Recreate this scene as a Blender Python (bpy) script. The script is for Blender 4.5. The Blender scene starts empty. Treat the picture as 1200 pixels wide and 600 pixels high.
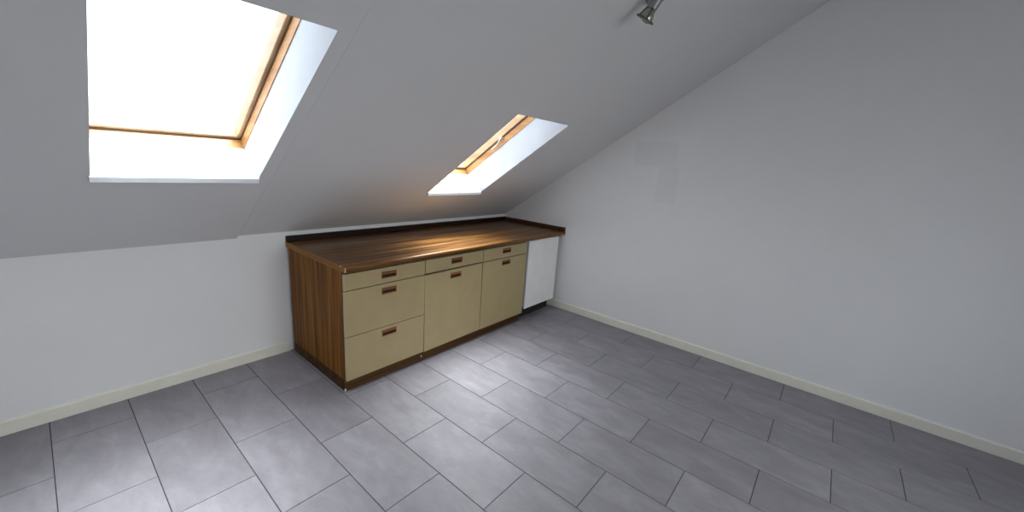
import bpy, bmesh, math, random
from mathutils import Vector, Matrix
random.seed(7)
S = bpy.context.scene
COL = S.collection
TAN = 0.664
D = 0.836                 # depth of the knee wall behind the worktop front
ZC0 = 0.932               # height where the slope starts
XC = -2.738               # crease in the slope
KC, KW = 1.3, 0.014        # shallow step in the boarding: slope and width of the transition
SL = math.hypot(1, TAN)
def zc(x, y): return ZC0 + TAN*(D - y) - KC*min(KW, max(0.0, XC - x))
NY, NZ = TAN/SL, 1/SL     # upward normal of the slope in y, z

# ------------------------------------------------------------------ materials
def newmat(name):
    m = bpy.data.materials.new(name); m.use_nodes = True
    nt = m.node_tree; b = nt.nodes['Principled BSDF']
    return m, nt, b
def N(nt, t, **kw):
    n = nt.nodes.new(t)
    for k, v in kw.items():
        if k in n.inputs: n.inputs[k].default_value = v
        else: setattr(n, k, v)
    return n
def ramp(nt, fac, stops):
    r = nt.nodes.new('ShaderNodeValToRGB'); e = r.color_ramp.elements
    e[0].position, e[0].color = stops[0][0], (*stops[0][1], 1)
    e[1].position, e[1].color = stops[-1][0], (*stops[-1][1], 1)
    for p, c in stops[1:-1]:
        q = e.new(p); q.color = (*c, 1)
    nt.links.new(fac, r.inputs['Fac']); return r
def plaster(name, col, bump=0.15, scale=140, rough=0.75, var=0.03, spec=0.3):
    m, nt, b = newmat(name); L = nt.links.new
    tc = N(nt, 'ShaderNodeTexCoord')
    n1 = N(nt, 'ShaderNodeTexNoise', Scale=1.3, Detail=4.0, Roughness=0.6); L(tc.outputs['Object'], n1.inputs['Vector'])
    lo = tuple(c*(1-var) for c in col); hi = tuple(min(1, c*(1+var)) for c in col)
    r = ramp(nt, n1.outputs['Fac'], [(0.3, lo), (0.7, hi)])
    L(r.outputs['Color'], b.inputs['Base Color'])
    n2 = N(nt, 'ShaderNodeTexNoise', Scale=float(scale), Detail=3.0); L(tc.outputs['Object'], n2.inputs['Vector'])
    n3 = N(nt, 'ShaderNodeTexNoise', Scale=5.0, Detail=2.0); L(tc.outputs['Object'], n3.inputs['Vector'])
    ad = N(nt, 'ShaderNodeMath', operation='MULTIPLY_ADD'); L(n3.outputs['Fac'], ad.inputs[0]); ad.inputs[1].default_value = 3.0
    L(n2.outputs['Fac'], ad.inputs[2])
    bp = N(nt, 'ShaderNodeBump', Strength=bump, Distance=0.002); L(ad.outputs[0], bp.inputs['Height'])
    L(bp.outputs['Normal'], b.inputs['Normal'])
    b.inputs['Roughness'].default_value = rough; b.inputs['Specular IOR Level'].default_value = spec
    return m, nt, b, r
def plain(name, col, rough=0.4, metal=0.0, spec=0.5, bump=0.0, bscale=60):
    m, nt, b = newmat(name); L = nt.links.new
    tc = N(nt, 'ShaderNodeTexCoord')
    n1 = N(nt, 'ShaderNodeTexNoise', Scale=8.0, Detail=3.0); L(tc.outputs['Object'], n1.inputs['Vector'])
    r = ramp(nt, n1.outputs['Fac'], [(0.3, tuple(c*0.96 for c in col)), (0.7, tuple(min(1, c*1.03) for c in col))])
    L(r.outputs['Color'], b.inputs['Base Color'])
    if bump:
        n2 = N(nt, 'ShaderNodeTexNoise', Scale=float(bscale), Detail=2.0); L(tc.outputs['Object'], n2.inputs['Vector'])
        bp = N(nt, 'ShaderNodeBump', Strength=bump, Distance=0.001); L(n2.outputs['Fac'], bp.inputs['Height']); L(bp.outputs['Normal'], b.inputs['Normal'])
    b.inputs['Roughness'].default_value = rough; b.inputs['Metallic'].default_value = metal; b.inputs['Specular IOR Level'].default_value = spec
    return m
def wood(name, stops, axis, rough=0.35, fine=1.0, band=1.0, spec=0.5, stave=False):
    """grain along axis 0/1/2 of object space"""
    m, nt, b = newmat(name); L = nt.links.new
    tc = N(nt, 'ShaderNodeTexCoord')
    sc = [16.0*band]*3; sc[axis] = 0.9
    mp = N(nt, 'ShaderNodeMapping'); mp.inputs['Scale'].default_value = sc; L(tc.outputs['Object'], mp.inputs['Vector'])
    n1 = N(nt, 'ShaderNodeTexNoise', Scale=1.0, Detail=5.0, Roughness=0.62, Distortion=0.25); L(mp.outputs[0], n1.inputs['Vector'])
    sc2 = [150.0*fine]*3; sc2[axis] = 4.0
    mp2 = N(nt, 'ShaderNodeMapping'); mp2.inputs['Scale'].default_value = sc2; L(tc.outputs['Object'], mp2.inputs['Vector'])
    n2 = N(nt, 'ShaderNodeTexNoise', Scale=1.0, Detail=3.0, Roughness=0.7); L(mp2.outputs[0], n2.inputs['Vector'])
    mx = N(nt, 'ShaderNodeMath', operation='MULTIPLY_ADD'); L(n2.outputs['Fac'], mx.inputs[0]); mx.inputs[1].default_value = 0.35
    sb = N(nt, 'ShaderNodeMath', operation='MULTIPLY_ADD'); L(n1.outputs['Fac'], sb.inputs[0]); sb.inputs[1].default_value = 1.5; sb.inputs[2].default_value = -0.42
    L(sb.outputs[0], mx.inputs[2])
    r = ramp(nt, mx.outputs[0], stops)
    L(r.outputs['Color'], b.inputs['Base Color'])
    bp = N(nt, 'ShaderNodeBump', Strength=0.12, Distance=0.001); L(n2.outputs['Fac'], bp.inputs['Height']); L(bp.outputs['Normal'], b.inputs['Normal'])
    b.inputs['Roughness'].default_value = rough; b.inputs['Specular IOR Level'].default_value = spec
    return m

M = {}
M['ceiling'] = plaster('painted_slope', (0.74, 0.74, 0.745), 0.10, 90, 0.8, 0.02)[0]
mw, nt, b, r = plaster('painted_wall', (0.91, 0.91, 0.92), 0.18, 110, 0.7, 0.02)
M['wall'] = mw
# right wall: same paint with faint darker over-painted panels high on the wall
mr, nt, b, r = plaster('painted_wall_patched', (0.91, 0.91, 0.92), 0.18, 110, 0.7, 0.02)
L = nt.links.new
tc = N(nt, 'ShaderNodeTexCoord'); sx = N(nt, 'ShaderNodeSeparateXYZ'); L(tc.outputs['Object'], sx.inputs[0])
def band(out, lo, hi, soft):
    a = N(nt, 'ShaderNodeMapRange', interpolation_type='SMOOTHSTEP'); L(out, a.inputs['Value'])
    a.inputs['From Min'].default_value = lo-soft; a.inputs['From Max'].default_value = lo+soft
    c = N(nt, 'ShaderNodeMapRange', interpolation_type='SMOOTHSTEP'); L(out, c.inputs['Value'])
    c.inputs['From Min'].default_value = hi-soft; c.inputs['From Max'].default_value = hi+soft; c.inputs['To Min'].default_value = 1; c.inputs['To Max'].default_value = 0
    q = N(nt, 'ShaderNodeMath', operation='MULTIPLY'); L(a.outputs[0], q.inputs[0]); L(c.outputs[0], q.inputs[1]); return q.outputs[0]
def mul(p, q, k=None):
    a = N(nt, 'ShaderNodeMath', operation='MULTIPLY'); L(p, a.inputs[0])
    if k is None: L(q, a.inputs[1])
    else: a.inputs[1].default_value = k
    return a.outputs[0]
pa = mul(band(sx.outputs['Y'], -1.06, -0.68, 0.012), band(sx.outputs['Z'], 1.60, 1.80, 0.015))
pb = mul(band(sx.outputs['Y'], -1.10, -0.92, 0.012), band(sx.outputs['Z'], 1.28, 1.60, 0.02))
pm = N(nt, 'ShaderNodeMath', operation='MAXIMUM'); L(pa, pm.inputs[0]); L(pb, pm.inputs[1])
pf = mul(pm.outputs[0], None, 0.16)
mx = N(nt, 'ShaderNodeMix', data_type='RGBA'); L(pf, mx.inputs[0]); L(r.outputs['Color'], mx.inputs[6]); mx.inputs[7].default_value = (0.66, 0.68, 0.66, 1)
L(mx.outputs[2], b.inputs['Base Color'])
M['wall_r'] = mr
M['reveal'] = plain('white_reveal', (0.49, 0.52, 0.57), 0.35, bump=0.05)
M['sill'] = plain('white_sill', (0.66, 0.68, 0.72), 0.22)
M['baseboard'] = plain('cream_baseboard', (0.92, 0.90, 0.80), 0.35)
M['pine'] = wood('varnished_pine', [(0.2, (0.36, 0.16, 0.05)), (0.5, (0.50, 0.25, 0.09)), (0.8, (0.60, 0.34, 0.14))], 1, 0.3, 0.5, 0.8)
M['pine_sash'] = wood('lit_sash_pine', [(0.2, (0.40, 0.24, 0.12)), (0.5, (0.50, 0.33, 0.19)), (0.8, (0.56, 0.40, 0.25))], 1, 0.3, 0.5, 0.8)  # paler copy of the pine: daylight on the sash put into its colour
M['gap_strip'] = plain('dark_gap_shade', (0.10, 0.05, 0.02), 0.6)  # dark brown strip standing in for shade in the groove round the sash
M['steel'] = plain('brushed_steel', (0.62, 0.62, 0.60), 0.28, 0.9)
M['lamp_metal'] = plain('satin_lamp_metal', (0.33, 0.33, 0.34), 0.35, 0.75)
M['lamp_dark'] = plain('dark_lamp_bracket', (0.10, 0.10, 0.10), 0.4, 0.5)
M['cream'] = plain('cream_laminate', (0.42, 0.33, 0.170), 0.38, bump=0.03, bscale=200)
M['cream_edge'] = plain('cream_edge_band', (0.46, 0.39, 0.24), 0.4)  # edge tone lowered so the gaps between fronts look darker
M['white_panel'] = plain('white_panel', (0.90, 0.89, 0.88), 0.3)
M['carcass'] = plain('gap_shade_carcass', (0.055, 0.035, 0.020), 0.7)  # darkened so the gaps between the fronts look shaded
M['dark'] = plain('recess_shade', (0.012, 0.009, 0.008), 0.8)  # near-black standing in for shade in the pulls and under the white unit
M['handle'] = wood('reddish_brown_handle', [(0.2, (0.15, 0.045, 0.013)), (0.6, (0.25, 0.085, 0.026)), (0.9, (0.36, 0.13, 0.042))], 0, 0.3, 1.0, 2.0)
M['chip'] = plain('chipboard_wear', (0.78, 0.66, 0.46), 0.7)
M['foot'] = plain('black_plastic_foot', (0.03, 0.03, 0.03), 0.5)
M['worktop'] = wood('walnut_worktop', [(0.15, (0.028, 0.010, 0.003)), (0.42, (0.092, 0.037, 0.009)), (0.65, (0.235, 0.106, 0.026)), (0.9, (0.40, 0.20, 0.055))], 0, 0.32, 0.8, 1.4, 0.3)
M['upstand'] = wood('walnut_upstand_shaded', [(0.2, (0.010, 0.005, 0.003)), (0.6, (0.022, 0.009, 0.005)), (0.9, (0.040, 0.018, 0.010))], 0, 0.45, 0.8, 1.2, 0.25)  # back upstand: shade put into the wood tone, darker than the side one
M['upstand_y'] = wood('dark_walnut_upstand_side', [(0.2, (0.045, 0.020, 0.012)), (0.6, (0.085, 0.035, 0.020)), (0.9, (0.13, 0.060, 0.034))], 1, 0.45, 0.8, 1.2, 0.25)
M['panel'] = wood('walnut_end_panel', [(0.2, (0.080, 0.024, 0.003)), (0.42, (0.19, 0.068, 0.008)), (0.62, (0.27, 0.115, 0.016)), (0.85, (0.38, 0.18, 0.030))], 2, 0.5, 0.8, 1.6, 0.12)
M['edge_wood'] = wood('walnut_edge_band', [(0.2, (0.20, 0.08, 0.015)), (0.6, (0.36, 0.17, 0.04)), (0.9, (0.46, 0.25, 0.07))], 1, 0.5, 1.0, 1.0, 0.15)
M['plinth'] = wood('dark_plinth_board', [(0.2, (0.040, 0.018, 0.007)), (0.6, (0.085, 0.042, 0.014)), (0.9, (0.14, 0.075, 0.028))], 0, 0.55, 0.8, 1.5, 0.15)
M['grout'] = plain('dark_grout', (0.038, 0.037, 0.040), 0.9)

# tile
m, nt, b = newmat('grey_cement_tile'); L = nt.links.new
tc = N(nt, 'ShaderNodeTexCoord'); geo = N(nt, 'ShaderNodeNewGeometry')
w = N(nt, 'ShaderNodeMath', operation='MULTIPLY'); L(geo.outputs['Random Per Island'], w.inputs[0]); w.inputs[1].default_value = 37.0
mp = N(nt, 'ShaderNodeMapping'); mp.inputs['Scale'].default_value = (5.5, 2.4, 1); L(tc.outputs['Object'], mp.inputs['Vector'])
n1 = N(nt, 'ShaderNodeTexNoise', noise_dimensions='4D', Scale=1.6, Detail=8.0, Roughness=0.68, Distortion=0.4); L(mp.outputs[0], n1.inputs['Vector']); L(w.outputs[0], n1.inputs['W'])
r = ramp(nt, n1.outputs['Fac'], [(0.28, (0.218, 0.202, 0.228)), (0.5, (0.280, 0.262, 0.292)), (0.72, (0.355, 0.334, 0.370))])
hv = N(nt, 'ShaderNodeMapRange'); L(geo.outputs['Random Per Island'], hv.inputs['Value']); hv.inputs['To Min'].default_value = 0.93; hv.inputs['To Max'].default_value = 1.05
vm = N(nt, 'ShaderNodeVectorMath', operation='SCALE'); L(r.outputs['Color'], vm.inputs[0]); L(hv.outputs[0], vm.inputs['Scale'])
L(vm.outputs[0], b.inputs['Base Color'])
rr = N(nt, 'ShaderNodeMapRange'); L(n1.outputs['Fac'], rr.inputs['Value']); rr.inputs['To Min'].default_value = 0.38; rr.inputs['To Max'].default_value = 0.52
L(rr.outputs[0], b.inputs['Roughness'])
n2 = N(nt, 'ShaderNodeTexNoise', Scale=60.0, Detail=4.0); L(tc.outputs['Object'], n2.inputs['Vector'])
bp = N(nt, 'ShaderNodeBump', Strength=0.06, Distance=0.001); L(n2.outputs['Fac'], bp.inputs['Height']); L(bp.outputs['Normal'], b.inputs['Normal'])
M['tile'] = m

# thin window glass: clear with a mirror-like skin
m, nt, b = newmat('window_glass'); L = nt.links.new
nt.nodes.remove(b); out = nt.nodes['Material Output']
tr = N(nt, 'ShaderNodeBsdfTransparent'); tr.inputs['Color'].default_value = (0.93, 0.96, 0.96, 1)
gl = N(nt, 'ShaderNodeBsdfGlossy'); gl.inputs['Roughness'].default_value = 0.02
bf = N(nt, 'ShaderNodeNewGeometry'); io = N(nt, 'ShaderNodeMapRange'); L(bf.outputs['Backfacing'], io.inputs['Value'])
io.inputs['To Min'].default_value = 1.45; io.inputs['To Max'].default_value = 1/1.45
fr = N(nt, 'ShaderNodeFresnel'); L(io.outputs[0], fr.inputs['IOR']); ms = N(nt, 'ShaderNodeMixShader')
L(fr.outputs[0], ms.inputs[0]); L(tr.outputs[0], ms.inputs[1]); L(gl.outputs[0], ms.inputs[2]); L(ms.outputs[0], out.inputs[0])
M['glass'] = m
m, nt, b = newmat('lamp_bulb_glass')
b.inputs['Base Color'].default_value = (0.36, 0.38, 0.31, 1); b.inputs['Roughness'].default_value = 0.12; b.inputs['Metallic'].default_value = 0.55
M['bulb'] = m

# ------------------------------------------------------------------ helpers
def link(name, bm, mat, parent=None, bevel=0.0, seg=2, smooth=False):
    me = bpy.data.meshes.new(name); bm.normal_update(); bm.to_mesh(me); bm.free()
    o = bpy.data.objects.new(name, me); COL.objects.link(o)
    for mm in (mat if isinstance(mat, (list, tuple)) else [mat]): me.materials.append(mm)
    if parent:
        o.parent = parent
        o.location = -parent.location        # geometry is written in room coordinates
    if bevel:
        bv = o.modifiers.new('bevel', 'BEVEL'); bv.width = bevel; bv.segments = seg; bv.limit_method = 'ANGLE'; bv.harden_normals = False
    if smooth:
        for p in me.polygons: p.use_smooth = True
    return o
def box(bm, x0, x1, y0, y1, z0, z1, mi=0):
    vs = [bm.verts.new((x, y, z)) for z in (z0, z1) for y in (y0, y1) for x in (x0, x1)]
    for f in ((0,2,3,1), (4,5,7,6), (0,1,5,4), (2,6,7,3), (0,4,6,2), (1,3,7,5)):
        fc = bm.faces.new([vs[i] for i in f]); fc.material_index = mi
def B(*a):
    bm = bmesh.new(); box(bm, *a); return bm
def hexa(bm, pts):
    """8 points: bottom loop of four, top loop of four"""
    vs = [bm.verts.new(p) for p in pts]
    for f in ((3,2,1,0), (4,5,6,7), (0,1,5,4), (1,2,6,5), (2,3,7,6), (3,0,4,7)):
        bm.faces.new([vs[i] for i in f])
def prism(bm, poly, x0, x1):
    """polygon given as (y, z) swept along x"""
    a = [bm.verts.new((x0, y, z)) for y, z in poly]; c = [bm.verts.new((x1, y, z)) for y, z in poly]
    n = len(poly)
    bm.faces.new(a); bm.faces.new(c[::-1])
    for i in range(n): bm.faces.new((a[i], c[i], c[(i+1) % n], a[(i+1) % n]))
    bmesh.ops.recalc_face_normals(bm, faces=bm.faces)
def lathe(bm, prof, p0, axis, seg=32):
    """prof: (radius, height) pairs swept round axis from p0"""
    axis = Vector(axis).normalized(); q = Vector((0, 0, 1)).rotation_difference(axis)
    rings = []
    for r_, h in prof:
        ring = []
        for k in range(seg):
            a = 2*math.pi*k/seg
            v = q @ Vector((r_*math.cos(a), r_*math.sin(a), h)) + Vector(p0); ring.append(bm.verts.new(v))
        rings.append(ring)
    for a, c in zip(rings, rings[1:]):
        for k in range(seg): bm.faces.new((a[k], a[(k+1) % seg], c[(k+1) % seg], c[k]))
    bm.faces.new(rings[0][::-1]); bm.faces.new(rings[-1])
    bmesh.ops.recalc_face_normals(bm, faces=bm.faces)
def tube(bm, pts, radii, seg=12, flat=1.0):
    pts = [Vector(p) for p in pts]; rings = []
    up = Vector((1, 0, 0))
    for i, p in enumerate(pts):
        t = (pts[min(i+1, len(pts)-1)] - pts[max(i-1, 0)]).normalized()
        s = t.cross(up).normalized(); u = s.cross(t)
        rings.append([bm.verts.new(p + radii[i]*(math.cos(2*math.pi*k/seg)*s + flat*math.sin(2*math.pi*k/seg)*u)) for k in range(seg)])
    for a, c in zip(rings, rings[1:]):
        for k in range(seg): bm.faces.new((a[k], a[(k+1) % seg], c[(k+1) % seg], c[k]))
    bm.faces.new(rings[0][::-1]); bm.faces.new(rings[-1])
    bmesh.ops.recalc_face_normals(bm, faces=bm.faces)
def empty(name, loc, label=None, cat=None, group=None, kind=None):
    o = bpy.data.objects.new(name, None); COL.objects.link(o); o.location = loc; o.empty_display_size = 0.1
    if label: o['label'] = label
    if cat: o['category'] = cat
    if group: o['group'] = group
    if kind: o['kind'] = kind
    return o
def struct(o, label=None, cat=None):
    o['kind'] = 'structure'
    if label: o['label'] = label
    if cat: o['category'] = cat
    return o
def tag(o, label, cat, group=None):
    o['label'] = label; o['category'] = cat
    if group: o['group'] = group
    return o

# ------------------------------------------------------------------ room shell
X0, X1, Y0, Y1 = -4.8, 0.0, -4.2, D
# floor: every tile with its eased edge over a bed of grout, one mesh
TW, TL, J = 0.3065, 0.6125, 0.0036
bm = bmesh.new()
box(bm, X0, X1, Y0, Y1, -0.06, -0.0022, 1)
def tile(x0, x1, y0, y1):
    x0, x1, y0, y1 = max(x0, X0), min(x1, X1), max(y0, Y0), min(y1, Y1)
    if x1-x0 < 0.01 or y1-y0 < 0.01: return
    x0 += J/2; x1 -= J/2; y0 += J/2; y1 -= J/2
    e = 0.0012
    lo = [bm.verts.new((x, y, -0.0022)) for x, y in ((x0, y0), (x1, y0), (x1, y1), (x0, y1))]
    mi = [bm.verts.new((x, y, -0.0008)) for x, y in ((x0, y0), (x1, y0), (x1, y1), (x0, y1))]
    to = [bm.verts.new((x, y, 0)) for x, y in ((x0+e, y0+e), (x1-e, y0+e), (x1-e, y1-e), (x0+e, y1-e))]
    bm.faces.new(to)
    for i in range(4):
        j = (i+1) % 4
        bm.faces.new((lo[i], lo[j], mi[j], mi[i])); bm.faces.new((mi[i], mi[j], to[j], to[i]))
for k in range(-7, 17):
    xr = -0.9325 - (k-1)*TW; xl = xr - TW
    off = -0.636 if k % 2 == 1 else -0.94      # x from -2.46 to -2.155 is k = 5
    for q in range(-9, 9):
        y1 = off + q*TL
        tile(xl, xr, y1-TL, y1)
struct(link('floor', bm, [M['tile'], M['grout']]))

# sloped ceiling with its two roof-window openings
W1 = dict(x0=-1.542, x1=-0.935, y0=-0.529, y1=0.350)
W2 = dict(x0=-3.42, x1=-2.811, y0=-0.722, y1=0.157)
HT = 0.0015                                  # lining board thickness round the openings
YR = -1.98                                   # where the slope meets the flat collar ceiling
xs = sorted({X0, W2['x0']-HT, W2['x1']+HT, XC-KW, XC, W1['x0']-HT, W1['x1']+HT, X1}); ys = sorted({YR, W1['y0']-HT, W1['y1']+HT*0.3, W2['y0']-HT, W2['y1']+HT*0.3, D})
bm = bmesh.new(); T = 0.04
def slope_pt(x, y, t=0.0): return (x, y + t*NY, zc(x, y) + t*NZ)
def cell(x0, x1, y0, y1):
    hexa(bm, [slope_pt(x0, y0), slope_pt(x1, y0), slope_pt(x1, y1), slope_pt(x0, y1), slope_pt(x0, y0, T), slope_pt(x1, y0, T), slope_pt(x1, y1, T), slope_pt(x0, y1, T)])
for i in range(len(xs)-1):
    for j in range(len(ys)-1):
        cx, cy = (xs[i]+xs[i+1])/2, (ys[j]+ys[j+1])/2
        if any(w['x0'] < cx < w['x1'] and w['y0'] < cy < w['y1'] for w in (W1, W2)): continue
        cell(xs[i], xs[i+1], ys[j], ys[j+1])
# flat collar ceiling above and behind the camera
zt1, zt0 = zc(0, YR), zc(X0, YR)
hexa(bm, [(X0, Y0, zt0), (XC-KW, Y0, zt0), (XC-KW, YR, zt0), (X0, YR, zt0), (X0, Y0, zt0+T), (XC-KW, Y0, zt0+T), (XC-KW, YR, zt0+T), (X0, YR, zt0+T)])
hexa(bm, [(XC-KW, Y0, zt0), (XC, Y0, zt1), (XC, YR, zt1), (XC-KW, YR, zt0), (XC-KW, Y0, zt0+T), (XC, Y0, zt1+T), (XC, YR, zt1+T), (XC-KW, YR, zt0+T)])
hexa(bm, [(XC, Y0, zt1), (X1, Y0, zt1), (X1, YR, zt1), (XC, YR, zt1), (XC, Y0, zt1+T), (X1, Y0, zt1+T), (X1, YR, zt1+T), (XC, YR, zt1+T)])
bmesh.ops.remove_doubles(bm, verts=bm.verts, dist=1e-5)
# drop the doubled inner faces between neighbouring cells
seen = {}
for f in list(bm.faces):
    key = frozenset(v.index for v in f.verts) if False else tuple(sorted((round(v.co.x, 4), round(v.co.y, 4), round(v.co.z, 4)) for v in f.verts))
    seen.setdefault(key, []).append(f)
dead = [f for fs in seen.values() if len(fs) > 1 for f in fs]
bmesh.ops.delete(bm, geom=dead, context='FACES')
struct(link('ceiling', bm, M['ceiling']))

WT = 0.12
struct(link('wall_back', B(X0, X1, D, D+WT, -0.06, ZC0+0.02), M['wall']))
bm = bmesh.new()
prism(bm, [(Y0, -0.06), (D, -0.06), (D, ZC0), (YR, zt1), (Y0, zt1)], X1, X1+WT)
struct(link('wall_right', bm, M['wall_r']))
bm = bmesh.new()
prism(bm, [(Y0, -0.06), (D, -0.06), (D, ZC0), (YR, zt1), (Y0, zt1)], X0-WT, X0)
struct(link('wall_left', bm, M['wall']))
# wall behind the camera with an unseen window added to light the room
FX0, FX1, FZ0, FZ1 = -3.3, -1.3, 0.85, 2.25
bm = bmesh.new()
for a in ((X0-WT, FX0, -0.06, zt1), (FX1, X1+WT, -0.06, zt1), (FX0, FX1, -0.06, FZ0), (FX0, FX1, FZ1, zt1)):
    box(bm, a[0], a[1], Y0-WT, Y0, a[2], a[3])
struct(link('wall_front', bm, M['wall']))
w3 = empty('added_window', ((FX0+FX1)/2, Y0-0.06, FZ0), kind='structure')  # added unseen window, there for its daylight on fronts and ceiling
bm = bmesh.new()
for a in ((FX0, FX0+0.07, FZ0, FZ1), (FX1-0.07, FX1, FZ0, FZ1), (FX0+0.07, FX1-0.07, FZ0, FZ0+0.07), (FX0+0.07, FX1-0.07, FZ1-0.07, FZ1), ((FX0+FX1)/2-0.04, (FX0+FX1)/2+0.04, FZ0+0.07, FZ1-0.07)):
    box(bm, a[0], a[1], Y0-0.09, Y0-0.03, a[2], a[3])
link('added_window_frame', bm, M['sill'], w3)
link('pane', B(FX0+0.05, FX1-0.05, Y0-0.064, Y0-0.06, FZ0+0.05, FZ1-0.05), M['glass'], w3)

# baseboards
bm = bmesh.new()
prof = [(0, 0), (-0.013, 0), (-0.013, 0.070), (-0.009, 0.077), (0, 0.078)]
a = [bm.verts.new((x, Y0, z)) for x, z in prof]; c = [bm.verts.new((x, D, z)) for x, z in prof]
bm.faces.new(a); bm.faces.new(c[::-1])
for i in range(len(prof)): bm.faces.new((a[i], c[i], c[(i+1) % len(prof)], a[(i+1) % len(prof)]))
bmesh.ops.recalc_face_normals(bm, faces=bm.faces)
struct(link('baseboard_right', bm, M['baseboard']))
bm = bmesh.new(); prism(bm, [(D, 0), (D-0.013, 0), (D-0.013, 0.070), (D-0.009, 0.077), (D, 0.078)], X0, -2.47)
struct(link('baseboard_back', bm, M['baseboard']))

# ------------------------------------------------------------------ roof windows
def roof_window(name, w, sash_mat, lever=True):
    x0, x1, y0, y1 = w['x0'], w['x1'], w['y0'], w['y1']
    xm = (x0+x1)/2
    root = empty(name, (xm, y1, zc(xm, y1)), kind='structure')
    dep = 0.222
    # frame plane: offset dep along the slope normal; s runs down the slope in terms of y
    def fp(x, y, d):   # point over the slope point (x, y), d above the slope plane along its normal
        return Vector((x, y + d*NY, zc(x, y) + d*NZ))
    # lower edge of the frame plane: the sill leans less steeply than the slope normal
    yb = 0.535 - dep*NY + (y1 - 0.350)        # slope-plane y lying under the lower frame edge
    yt = y0 - 0.01
    t = HT
    # side reveals
    bm = bmesh.new()
    for xa, xb in ((x0-t, x0), (x1, x1+t)):
        hexa(bm, [fp(xa, y0-t, 0.0), fp(xb, y0-t, 0.0), fp(xb, y1, 0.0), fp(xa, y1, 0.0),
                  fp(xa, yt-t, dep+0.10), fp(xb, yt-t, dep+0.10), fp(xb, yb+0.03, dep+0.10), fp(xa, yb+0.03, dep+0.10)])
    # head reveal
    hexa(bm, [fp(x0, y0-t, 0.0), fp(x1, y0-t, 0.0), fp(x1, y0, 0.0), fp(x0, y0, 0.0),
              fp(x0, yt-t, dep+0.10), fp(x1, yt-t, dep+0.10), fp(x1, yt, dep+0.10), fp(x0, yt, dep+0.10)])
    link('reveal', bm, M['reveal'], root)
    # sill board
    a = fp(xm, y1, 0.0); bq = fp(xm, yb, dep)
    dv = Vector((0, bq.y-a.y, bq.z-a.z)).normalized(); nv = Vector((0, -dv.z, dv.y)); nv = -nv if nv.z > 0 else nv
    f0 = Vector((0, a.y, a.z)) - dv*0.006; f1 = Vector((0, bq.y, bq.z)) + dv*0.03
    th = 0.024
    bm = bmesh.new()
    pz = zc(x0, y1) - zc(xm, y1)
    lo0, lo1 = f0 + Vector((0, 0.004, -th)), f1 + nv*th
    # board, front edge dropped square, a few millimetres proud of the slope
    def P3(x, v): return (x, v.y, v.z + (zc(x, y1)-zc(xm, y1)))
    e0 = x0-0.006; e1 = x1+0.001
    hexa(bm, [P3(e0, lo0), P3(e1, lo0), P3(e1, lo1), P3(e0, lo1), P3(e0, f0), P3(e1, f0), P3(e1, f1), P3(e0, f1)])
    link('sill', bm, M['sill'], root, 0.002)
    # fixed frame, sash and glass as nested rectangles over the slope
    def ring(xa, xb, ya, yb_, wd, d0, d1):
        bm = bmesh.new()
        def blk(p, q, r, s): hexa(bm, [fp(p, r, d0), fp(q, r, d0), fp(q, s, d0), fp(p, s, d0), fp(p, r, d1), fp(q, r, d1), fp(q, s, d1), fp(p, s, d1)])
        wy = wd/SL
        blk(xa, xb, ya, ya+wy); blk(xa, xb, yb_-wy, yb_); blk(xa, xa+wd, ya+wy, yb_-wy); blk(xb-wd, xb, ya+wy, yb_-wy)
        return bm
    fr = link('frame', ring(x0-0.030, x1+0.030, yt-0.03, yb+0.028, 0.034, dep, dep+0.052), M['pine'], root, 0.0015)
    sl = link('gap_strip', ring(x0-0.028, x1+0.028, yt-0.028, yb+0.026, 0.036, dep+0.052, dep+0.060), M['gap_strip'], root)
    sa = link('sash', ring(x0-0.028, x1+0.028, yt-0.028, yb+0.026, 0.050, dep+0.060, dep+0.125), sash_mat, root, 0.004)
    bm = bmesh.new()
    hexa(bm, [fp(x0, yt, dep+0.105), fp(x1, yt, dep+0.105), fp(x1, yb, dep+0.105), fp(x0, yb, dep+0.105),
              fp(x0, yt, dep+0.110), fp(x1, yt, dep+0.110), fp(x1, yb, dep+0.110), fp(x0, yb, dep+0.110)])
    link('pane', bm, M['glass'], root)
    if lever:
        xs_ = x1 - 0.004
        yl = 0.118 - (dep+0.045)*NY
        bm = bmesh.new()
        c0 = fp(xs_, yl, dep+0.050)
        lathe(bm, [(0.017, 0.0), (0.017, 0.006), (0.011, 0.010), (0.011, 0.026), (0.013, 0.030), (0.010, 0.036)], c0, (-1, 0, 0), 24)
        pts = [c0 + Vector((-0.028, 0, 0))]
        for q in range(1, 9):
            u = q/8; s_ = 0.135*u
            dd = -0.030*math.sin(min(u*1.8, 1.0)*math.pi/2)
            pts.append(fp(xs_ - 0.028, yl + s_/SL, dep+0.050 + dd))
        tube(bm, pts, [0.009, 0.009, 0.0085, 0.008, 0.0075, 0.0075, 0.008, 0.0085, 0.007], 12)
        link('handle', bm, M['steel'], root, smooth=True)['label'] = 'steel lever handle'
    return root
roof_window('window_1', W1, M['pine_sash'])
roof_window('window_2', W2, M['pine_sash'], lever=False)

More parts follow.
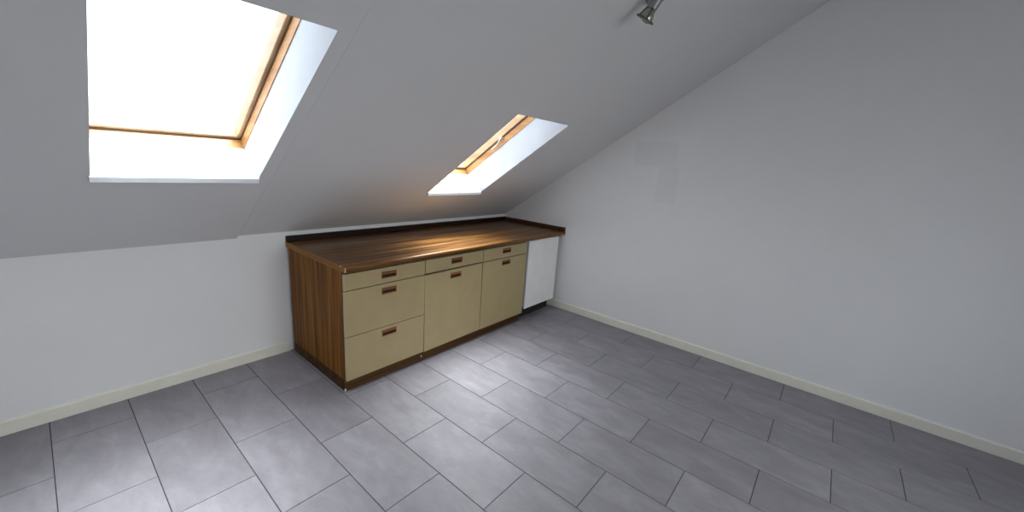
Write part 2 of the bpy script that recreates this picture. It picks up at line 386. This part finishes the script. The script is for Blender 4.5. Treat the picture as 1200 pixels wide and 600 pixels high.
# ------------------------------------------------------------------ kitchen run
ZT, ZW = 0.86, 0.82
XL, A1, A2, A3 = -2.446, -1.835, -1.226, -0.622
DT, S1, S2, ZD = 0.806, 0.698, 0.389, 0.085
FT = 0.019                                  # front thickness
HW, HH = 0.113, 0.045
def front_panel(name, x0, x1, z0, z1, hx, hz, parent, hdep=0.016, tilt=0.0, edge=True):
    """laminate front with a cut-out for the recessed pull, then the pull itself as its child"""
    gx0, gx1, gz0, gz1 = hx-HW/2+0.004, hx+HW/2-0.004, hz-HH/2+0.004, hz+HH/2-0.004
    bm = bmesh.new()
    X = [x0, gx0, gx1, x1]; Z = [z0, gz0, gz1, z1]
    V = {}
    for k, y in enumerate((0.0, FT)):
        for i in range(4):
            for j in range(4): V[i, j, k] = bm.verts.new((X[i], y, Z[j]))
    for i in range(3):
        for j in range(3):
            if (i, j) == (1, 1): continue
            bm.faces.new((V[i, j, 0], V[i+1, j, 0], V[i+1, j+1, 0], V[i, j+1, 0]))
            bm.faces.new((V[i, j, 1], V[i, j+1, 1], V[i+1, j+1, 1], V[i+1, j, 1]))
    for i in range(3):
        f = bm.faces.new((V[i, 0, 0], V[i, 0, 1], V[i+1, 0, 1], V[i+1, 0, 0])); f.material_index = 1
        f = bm.faces.new((V[i, 3, 0], V[i+1, 3, 0], V[i+1, 3, 1], V[i, 3, 1])); f.material_index = 1
        f = bm.faces.new((V[0, i, 0], V[0, i+1, 0], V[0, i+1, 1], V[0, i, 1])); f.material_index = 1
        f = bm.faces.new((V[3, i, 0], V[3, i, 1], V[3, i+1, 1], V[3, i+1, 0])); f.material_index = 1
    for (i, j), (p, q) in (((1, 1), (2, 1)), ((2, 1), (2, 2)), ((2, 2), (1, 2)), ((1, 2), (1, 1))):
        bm.faces.new((V[i, j, 0], V[i, j, 1], V[p, q, 1], V[p, q, 0]))
    bmesh.ops.recalc_face_normals(bm, faces=bm.faces)
    if tilt: bmesh.ops.rotate(bm, verts=bm.verts, cent=(x1, 0, z0), matrix=Matrix.Rotation(tilt, 3, 'Y'))
    o = link(name, bm, [M['cream'], M['cream_edge']], parent, 0.0012, 1)
    # recessed pull: bezel, cup and a curved grip bar across the upper half
    bm = bmesh.new()
    hx0, hx1, hz0, hz1 = hx-HW/2, hx+HW/2, hz-HH/2, hz+HH/2
    bz = 0.006
    ys_ = -0.0035
    box(bm, hx0, hx1, ys_, 0, hz0, hz0+bz); box(bm, hx0, hx1, ys_, 0, hz1-bz, hz1)
    box(bm, hx0, hx0+bz, ys_, 0, hz0+bz, hz1-bz); box(bm, hx1-bz, hx1, ys_, 0, hz0+bz, hz1-bz)
    c0, c1, d0, d1 = gx0+0.0005, gx1-0.0005, gz0+0.0005, gz1-0.0005
    box(bm, c0, c0+0.003, 0, hdep, d0, d1); box(bm, c1-0.003, c1, 0, hdep, d0, d1)
    box(bm, c0+0.003, c1-0.003, 0, hdep, d0, d0+0.003); box(bm, c0+0.003, c1-0.003, 0, hdep, d1-0.003, d1)
    prism(bm, [(-0.0035, hz1-bz), (-0.0030, hz+0.004), (0.0, hz+0.001), (0.003, hz+0.003), (0.003, hz1-bz)], hx0+bz, hx1-bz)
    if tilt: bmesh.ops.rotate(bm, verts=bm.verts, cent=(x1, 0, z0), matrix=Matrix.Rotation(tilt, 3, 'Y'))
    h = link('handle', bm, M['handle'], o, 0.0008, 1); h.location = (0, 0, 0)
    h['label'] = 'reddish brown recessed handle'
    bm = B(c0+0.003, c1-0.003, hdep-0.003, hdep, d0+0.003, d1-0.003)
    if tilt: bmesh.ops.rotate(bm, verts=bm.verts, cent=(x1, 0, z0), matrix=Matrix.Rotation(tilt, 3, 'Y'))
    # cup floor belongs to the handle: join it as a second material, black for the recess shade
    me = h.data; me.materials.append(M['dark'])
    b2 = bmesh.new(); b2.from_mesh(me); n0 = len(b2.faces)
    tmp = bpy.data.meshes.new('t'); bm.to_mesh(tmp); bm.free(); b2.from_mesh(tmp); b2.faces.ensure_lookup_table()
    for f in b2.faces[n0:]: f.material_index = 1
    b2.to_mesh(me); b2.free(); bpy.data.meshes.remove(tmp)
    return o
def carcass(parent, x0, x1, shelves):
    bm = bmesh.new(); y0, y1 = FT+0.003, 0.56; t = 0.016
    box(bm, x0, x0+t, y0, y1, ZD, DT+0.010); box(bm, x1-t, x1, y0, y1, ZD, DT+0.010)
    box(bm, x0+t, x1-t, y0, y1, ZD, ZD+t); box(bm, x0+t, x1-t, y1-0.006, y1, ZD+t, DT+0.010)
    for z in shelves: box(bm, x0+t, x1-t, y0, y0+0.09, z-t/2, z+t/2)
    box(bm, x0+t, x1-t, y0, y0+0.09, DT-0.006, DT+0.010)
    return link('carcass', bm, M['carcass'], parent)
g = 0.003
# drawer unit
c = empty('base_cabinet', ((XL+A1)/2, 0.28, 0), 'cream base cabinet with three drawers and walnut end panel at left end', 'cabinet', 'cream fitted base cabinets')
carcass(c, XL+0.022, A1-0.001, (S1, S2))
hx = -2.135
front_panel('drawer', XL-0.003, A1-g, S1+0.003, DT, hx, 0.757, c)
front_panel('drawer', XL-0.003, A1-g, S2+0.002, S1-0.003, hx, 0.646, c)
front_panel('drawer', XL-0.003, A1-g, ZD, S2-0.002, hx, 0.343, c)
o = link('side_panel', B(XL-0.003, XL+0.016, FT+0.003, 0.80, ZD-0.006, ZW), M['panel'], c, 0.001, 1); o['label'] = 'walnut striped end panel'
link('side_plinth', B(XL-0.003, XL+0.015, 0.047, 0.80, 0.0005, ZD-0.008), M['plinth'], c, 0.001, 1)['label'] = 'dark brown plinth strip below the end panel'
# drawer-and-door units
for i, (xa, xb, lab, tl) in enumerate(((A1, A2, 'middle cream base cabinet of the three, one drawer above a slightly sagging door', -0.008),
                                       (A2, A3, 'cream base cabinet with one drawer above a door, directly beside the white panel', 0.0))):
    c = empty('base_cabinet', ((xa+xb)/2, 0.28, 0), lab, 'cabinet', 'cream fitted base cabinets')
    carcass(c, xa+0.001, xb-0.001, (S1,))
    hx = (-1.528, -0.924)[i]
    front_panel('drawer', xa+g, xb-g, S1+0.004 + (0.003 if i == 0 else 0), DT, hx, 0.765 if i else 0.762, c)
    front_panel('door', xa+g, xb-g, ZD, S1-0.003, hx, 0.655 if i else 0.648, c, tilt=tl)
# plinth
bm = bmesh.new()
box(bm, XL-0.003, A3-0.012, 0.0285, 0.046, 0.0005, ZD-0.0065)
o = link('plinth_board', bm, M['plinth'], None, 0.001, 1)
tag(o, 'dark brown wooden plinth on the floor under the cream cabinets', 'plinth')
ch = link('chipped_corner', B(XL-0.0045, XL+0.006, 0.0262, 0.030, 0.004, 0.020), M['chip'], o); ch['label'] = 'worn chipboard corner'
o2 = link('chipped_corner', B(A1-0.006, A1+0.004, 0.0268, 0.030, 0.030, 0.042), M['chip'], o); o2['label'] = 'worn chipboard spot'

# white panelled unit at the right end
c = empty('fitted_appliance', (-0.333, 0.28, 0), 'white handleless unit on small feet under the right end of the worktop', 'appliance')
link('door', B(-0.590, -0.076, -0.001, 0.019, 0.117, 0.812), M['white_panel'], c, 0.0015, 2)
bm = bmesh.new(); box(bm, -0.586, -0.082, 0.023, 0.57, 0.135, 0.808)
link('body', bm, M['white_panel'], c, 0.002)
for fx, fy in ((-0.54, 0.12), (-0.33, 0.12), (-0.12, 0.12), (-0.54, 0.50), (-0.12, 0.50)):
    bm = bmesh.new(); lathe(bm, [(0.015, 0.0), (0.015, 0.008), (0.005, 0.010), (0.005, 0.134)], (fx, fy, 0.0005), (0, 0, 1), 16)
    link('foot', bm, M['foot'], c)
link('plinth', B(-0.586, -0.082, 0.070, 0.086, 0.0005, 0.134), M['dark'], c, 0.001, 1)['label'] = 'added recessed board, black as the shade under the unit'  # black board added to paint the shade below the white unit

# worktop: rolled front edge, swept along x; end band and two upstands
wt = empty('worktop', (-1.23, 0.40, ZW), 'long walnut-look laminate worktop with dark upstands, running below the slope over all the base units', 'worktop')
XE = -2.453
yf = -0.030
prof = [(D-0.001, ZW+0.0015), (yf+0.012, ZW+0.0015)]
for q in range(7):
    a_ = -math.pi/2 - q/6*math.pi/2
    prof.append((yf+0.010+0.010*math.cos(a_), ZW+0.0115+0.010*math.sin(a_)))
for q in range(9):
    a_ = math.pi - q/8*math.pi/2
    prof.append((yf+0.016+0.016*math.cos(a_), ZT-0.016+0.016*math.sin(a_)))
prof.append((D-0.001, ZT))
bm = bmesh.new(); prism(bm, prof, XE+0.0015, -0.0015)
link('top', bm, M['worktop'], wt)
bm = bmesh.new(); prism(bm, prof, XE, XE+0.0014)
link('edge_band', bm, M['edge_wood'], wt)['label'] = 'orange brown end band'
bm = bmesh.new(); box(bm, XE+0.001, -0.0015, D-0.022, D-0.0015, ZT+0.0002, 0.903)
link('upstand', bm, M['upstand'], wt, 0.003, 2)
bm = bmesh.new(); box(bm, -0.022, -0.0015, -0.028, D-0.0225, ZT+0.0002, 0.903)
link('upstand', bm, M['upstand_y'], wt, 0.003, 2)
bm = bmesh.new(); prism(bm, [(yf-0.0006, ZW+0.009), (yf+0.006, ZW+0.008), (yf+0.005, ZT-0.004), (yf+0.0015, ZT-0.008), (yf-0.0006, ZT-0.018)], XE-0.0006, XE+0.003)
link('chipped_corner', bm, M['chip'], wt)['label'] = 'pale chipped front corner'
bm = bmesh.new(); prism(bm, [(yf+0.052, ZT-0.008), (yf+0.064, ZT-0.007), (yf+0.062, ZT+0.0006), (yf+0.054, ZT+0.0006)], XE-0.0006, XE+0.003)
link('chipped_edge', bm, M['chip'], wt)['label'] = 'pale chip on the end edge'
# supporting batten on the wall
bm = B(-0.032, -0.001, -0.010, 0.56, ZW-0.022, ZW)
link('support_batten', bm, M['chip'], wt, 0.001, 1)['label'] = 'pale wooden support batten'

# ------------------------------------------------------------------ ceiling spotlight
# camera basis, also used below for the camera itself
f_px = 458.35768404715844
CAM = Vector((-3.57191682, -2.1988506, 1.54081634))
yaw, pit, rol = (math.radians(a) for a in (51.11992487, -13.47045385, 4.17618203))
F = Vector((math.sin(yaw)*math.cos(pit), math.cos(yaw)*math.cos(pit), math.sin(pit)))
R = Vector((math.cos(yaw), -math.sin(yaw), 0)); U = R.cross(F)
R2 = R*math.cos(rol) + U*math.sin(rol); U2 = -R*math.sin(rol) + U*math.cos(rol)

lx, ly = -1.545, -1.345
nrm = Vector((0, -NY, -NZ))                      # out of the slope into the room
base = Vector((lx, ly, zc(lx, ly)))
lamp = empty('ceiling_spotlight', base, 'grey metal spotlight on a round rose, fixed to the sloped ceiling at top right', 'lamp')
bm = bmesh.new(); lathe(bm, [(0.070, 0.0), (0.070, 0.010), (0.062, 0.020), (0.036, 0.027), (0.012, 0.030)], base, nrm, 40)
link('rose', bm, M['lamp_metal'], lamp, smooth=False)
lamp_params = dict(ring=Vector((-1.587, -1.311, 2.251)), ax=Vector((-0.03, 0.515, -0.857)).normalized())
rc, ax = lamp_params['ring'], lamp_params['ax']
knee = rc - ax*0.090 + Vector((0.0, -0.02, 0.0))
bm = bmesh.new()
tube(bm, [base + nrm*0.025, base + nrm*0.05 + (knee-base-nrm*0.05)*0.3, knee], [0.007, 0.007, 0.007], 12)
link('arm', bm, M['lamp_dark'], lamp, smooth=True)
bm = bmesh.new(); lathe(bm, [(0.012, -0.125), (0.021, -0.120), (0.024, -0.105), (0.024, -0.052), (0.021, -0.048)], rc, ax, 32)
link('lamp_holder', bm, M['lamp_metal'], lamp, smooth=False)
bm = bmesh.new(); lathe(bm, [(0.018, -0.049), (0.022, -0.042), (0.032, -0.018), (0.0345, -0.003), (0.033, 0.006), (0.020, 0.012), (0.004, 0.013)], rc, ax, 32)
link('bulb', bm, M['bulb'], lamp, smooth=True)
# front ring (annulus) and three prongs
bm = bmesh.new()
q = Vector((0, 0, 1)).rotation_difference(ax); sg = 40
rings = []
for rr_, hh in ((0.037, -0.003), (0.046, -0.003), (0.046, 0.004), (0.037, 0.004)):
    rings.append([bm.verts.new(q @ Vector((rr_*math.cos(2*math.pi*k/sg), rr_*math.sin(2*math.pi*k/sg), hh)) + rc) for k in range(sg)])
for i in range(4):
    a, c_ = rings[i], rings[(i+1) % 4]
    for k in range(sg): bm.faces.new((a[k], a[(k+1) % sg], c_[(k+1) % sg], c_[k]))
bmesh.ops.recalc_face_normals(bm, faces=bm.faces)
ringo = link('ring', bm, M['lamp_dark'], lamp)
for k in range(3):
    an = 2*math.pi*k/3 + 0.5
    p0 = q @ Vector((0.023*math.cos(an), 0.023*math.sin(an), -0.052)) + rc
    p1 = q @ Vector((0.041*math.cos(an), 0.041*math.sin(an), 0.0)) + rc
    bm = bmesh.new(); tube(bm, [p0, (p0+p1)/2, p1], [0.0032]*3, 8)
    link('prong', bm, M['lamp_dark'], lamp, smooth=True)

# ------------------------------------------------------------------ daylight
SKY_PATCHES = (((0.32, 0.08, 0.91), 13.0, (5.2, 5.2, 5.25)), ((0.12, -0.80, 0.60), 3.0, (0.58, 0.56, 0.53)))
wd = bpy.data.worlds.new('overcast_sky'); S.world = wd; wd.use_nodes = True
nt = wd.node_tree; bg = nt.nodes['Background']; L = nt.links.new
tc = N(nt, 'ShaderNodeTexCoord'); sp = N(nt, 'ShaderNodeSeparateXYZ'); L(tc.outputs['Generated'], sp.inputs[0])
r = ramp(nt, sp.outputs['Z'], [(0.0, (0.06, 0.06, 0.06)), (0.04, (0.14, 0.145, 0.155)), (0.5, (0.22, 0.235, 0.26)), (1.0, (0.30, 0.32, 0.35))])
# two bright lobes added to the sky: overhead for the worktop, low for room fill
nr = N(nt, 'ShaderNodeVectorMath', operation='NORMALIZE'); L(tc.outputs['Generated'], nr.inputs[0])
total = r.outputs['Color']
for direction, power, colour in SKY_PATCHES:
    dp = N(nt, 'ShaderNodeVectorMath', operation='DOT_PRODUCT'); L(nr.outputs[0], dp.inputs[0]); dp.inputs[1].default_value = Vector(direction).normalized()
    cl = N(nt, 'ShaderNodeMath', operation='MAXIMUM'); L(dp.outputs['Value'], cl.inputs[0]); cl.inputs[1].default_value = 0.0
    pw = N(nt, 'ShaderNodeMath', operation='POWER'); L(cl.outputs[0], pw.inputs[0]); pw.inputs[1].default_value = power
    sc_ = N(nt, 'ShaderNodeVectorMath', operation='SCALE'); sc_.inputs[0].default_value = colour; L(pw.outputs[0], sc_.inputs['Scale'])
    sm = N(nt, 'ShaderNodeVectorMath', operation='ADD'); L(total, sm.inputs[0]); L(sc_.outputs[0], sm.inputs[1]); total = sm.outputs[0]
L(total, bg.inputs['Color']); bg.inputs['Strength'].default_value = 1.0
def portal(name, loc, direction, sx_, sy_, xdir=(1, 0, 0)):
    ld = bpy.data.lights.new(name, 'AREA'); ld.shape = 'RECTANGLE'; ld.size = sx_; ld.size_y = sy_; ld.cycles.is_portal = True
    o = bpy.data.objects.new(name, ld); COL.objects.link(o)
    z = -Vector(direction).normalized(); x = Vector(xdir); y = z.cross(x)
    m_ = Matrix((x, y, z)).transposed().to_4x4(); m_.translation = loc; o.matrix_world = m_
for w in (W1, W2):
    xm, ym = (w['x0']+w['x1'])/2, (w['y0']+w['y1'])/2
    portal('skylight_portal', Vector((xm, ym+0.36*NY, zc(xm, ym)+0.36*NZ)), nrm, 0.66, 1.2)
portal('added_window_portal', Vector(((FX0+FX1)/2, Y0-0.10, (FZ0+FZ1)/2)), (0, 1, 0), FX1-FX0, FZ1-FZ0)

# ------------------------------------------------------------------ camera
cd = bpy.data.cameras.new('camera'); cam = bpy.data.objects.new('camera', cd); COL.objects.link(cam)
cd.sensor_fit = 'HORIZONTAL'; cd.sensor_width = 36.0; cd.lens = f_px/1200*36.0; cd.clip_start = 0.02; cd.clip_end = 100
m_ = Matrix((R2, U2, -F)).transposed().to_4x4(); m_.translation = CAM; cam.matrix_world = m_
S.camera = cam
S.view_settings.view_transform = 'Standard'; S.view_settings.look = 'None'; S.view_settings.gamma = 1.0
S.view_settings.use_curve_mapping = False
S.view_settings.exposure = 3.95
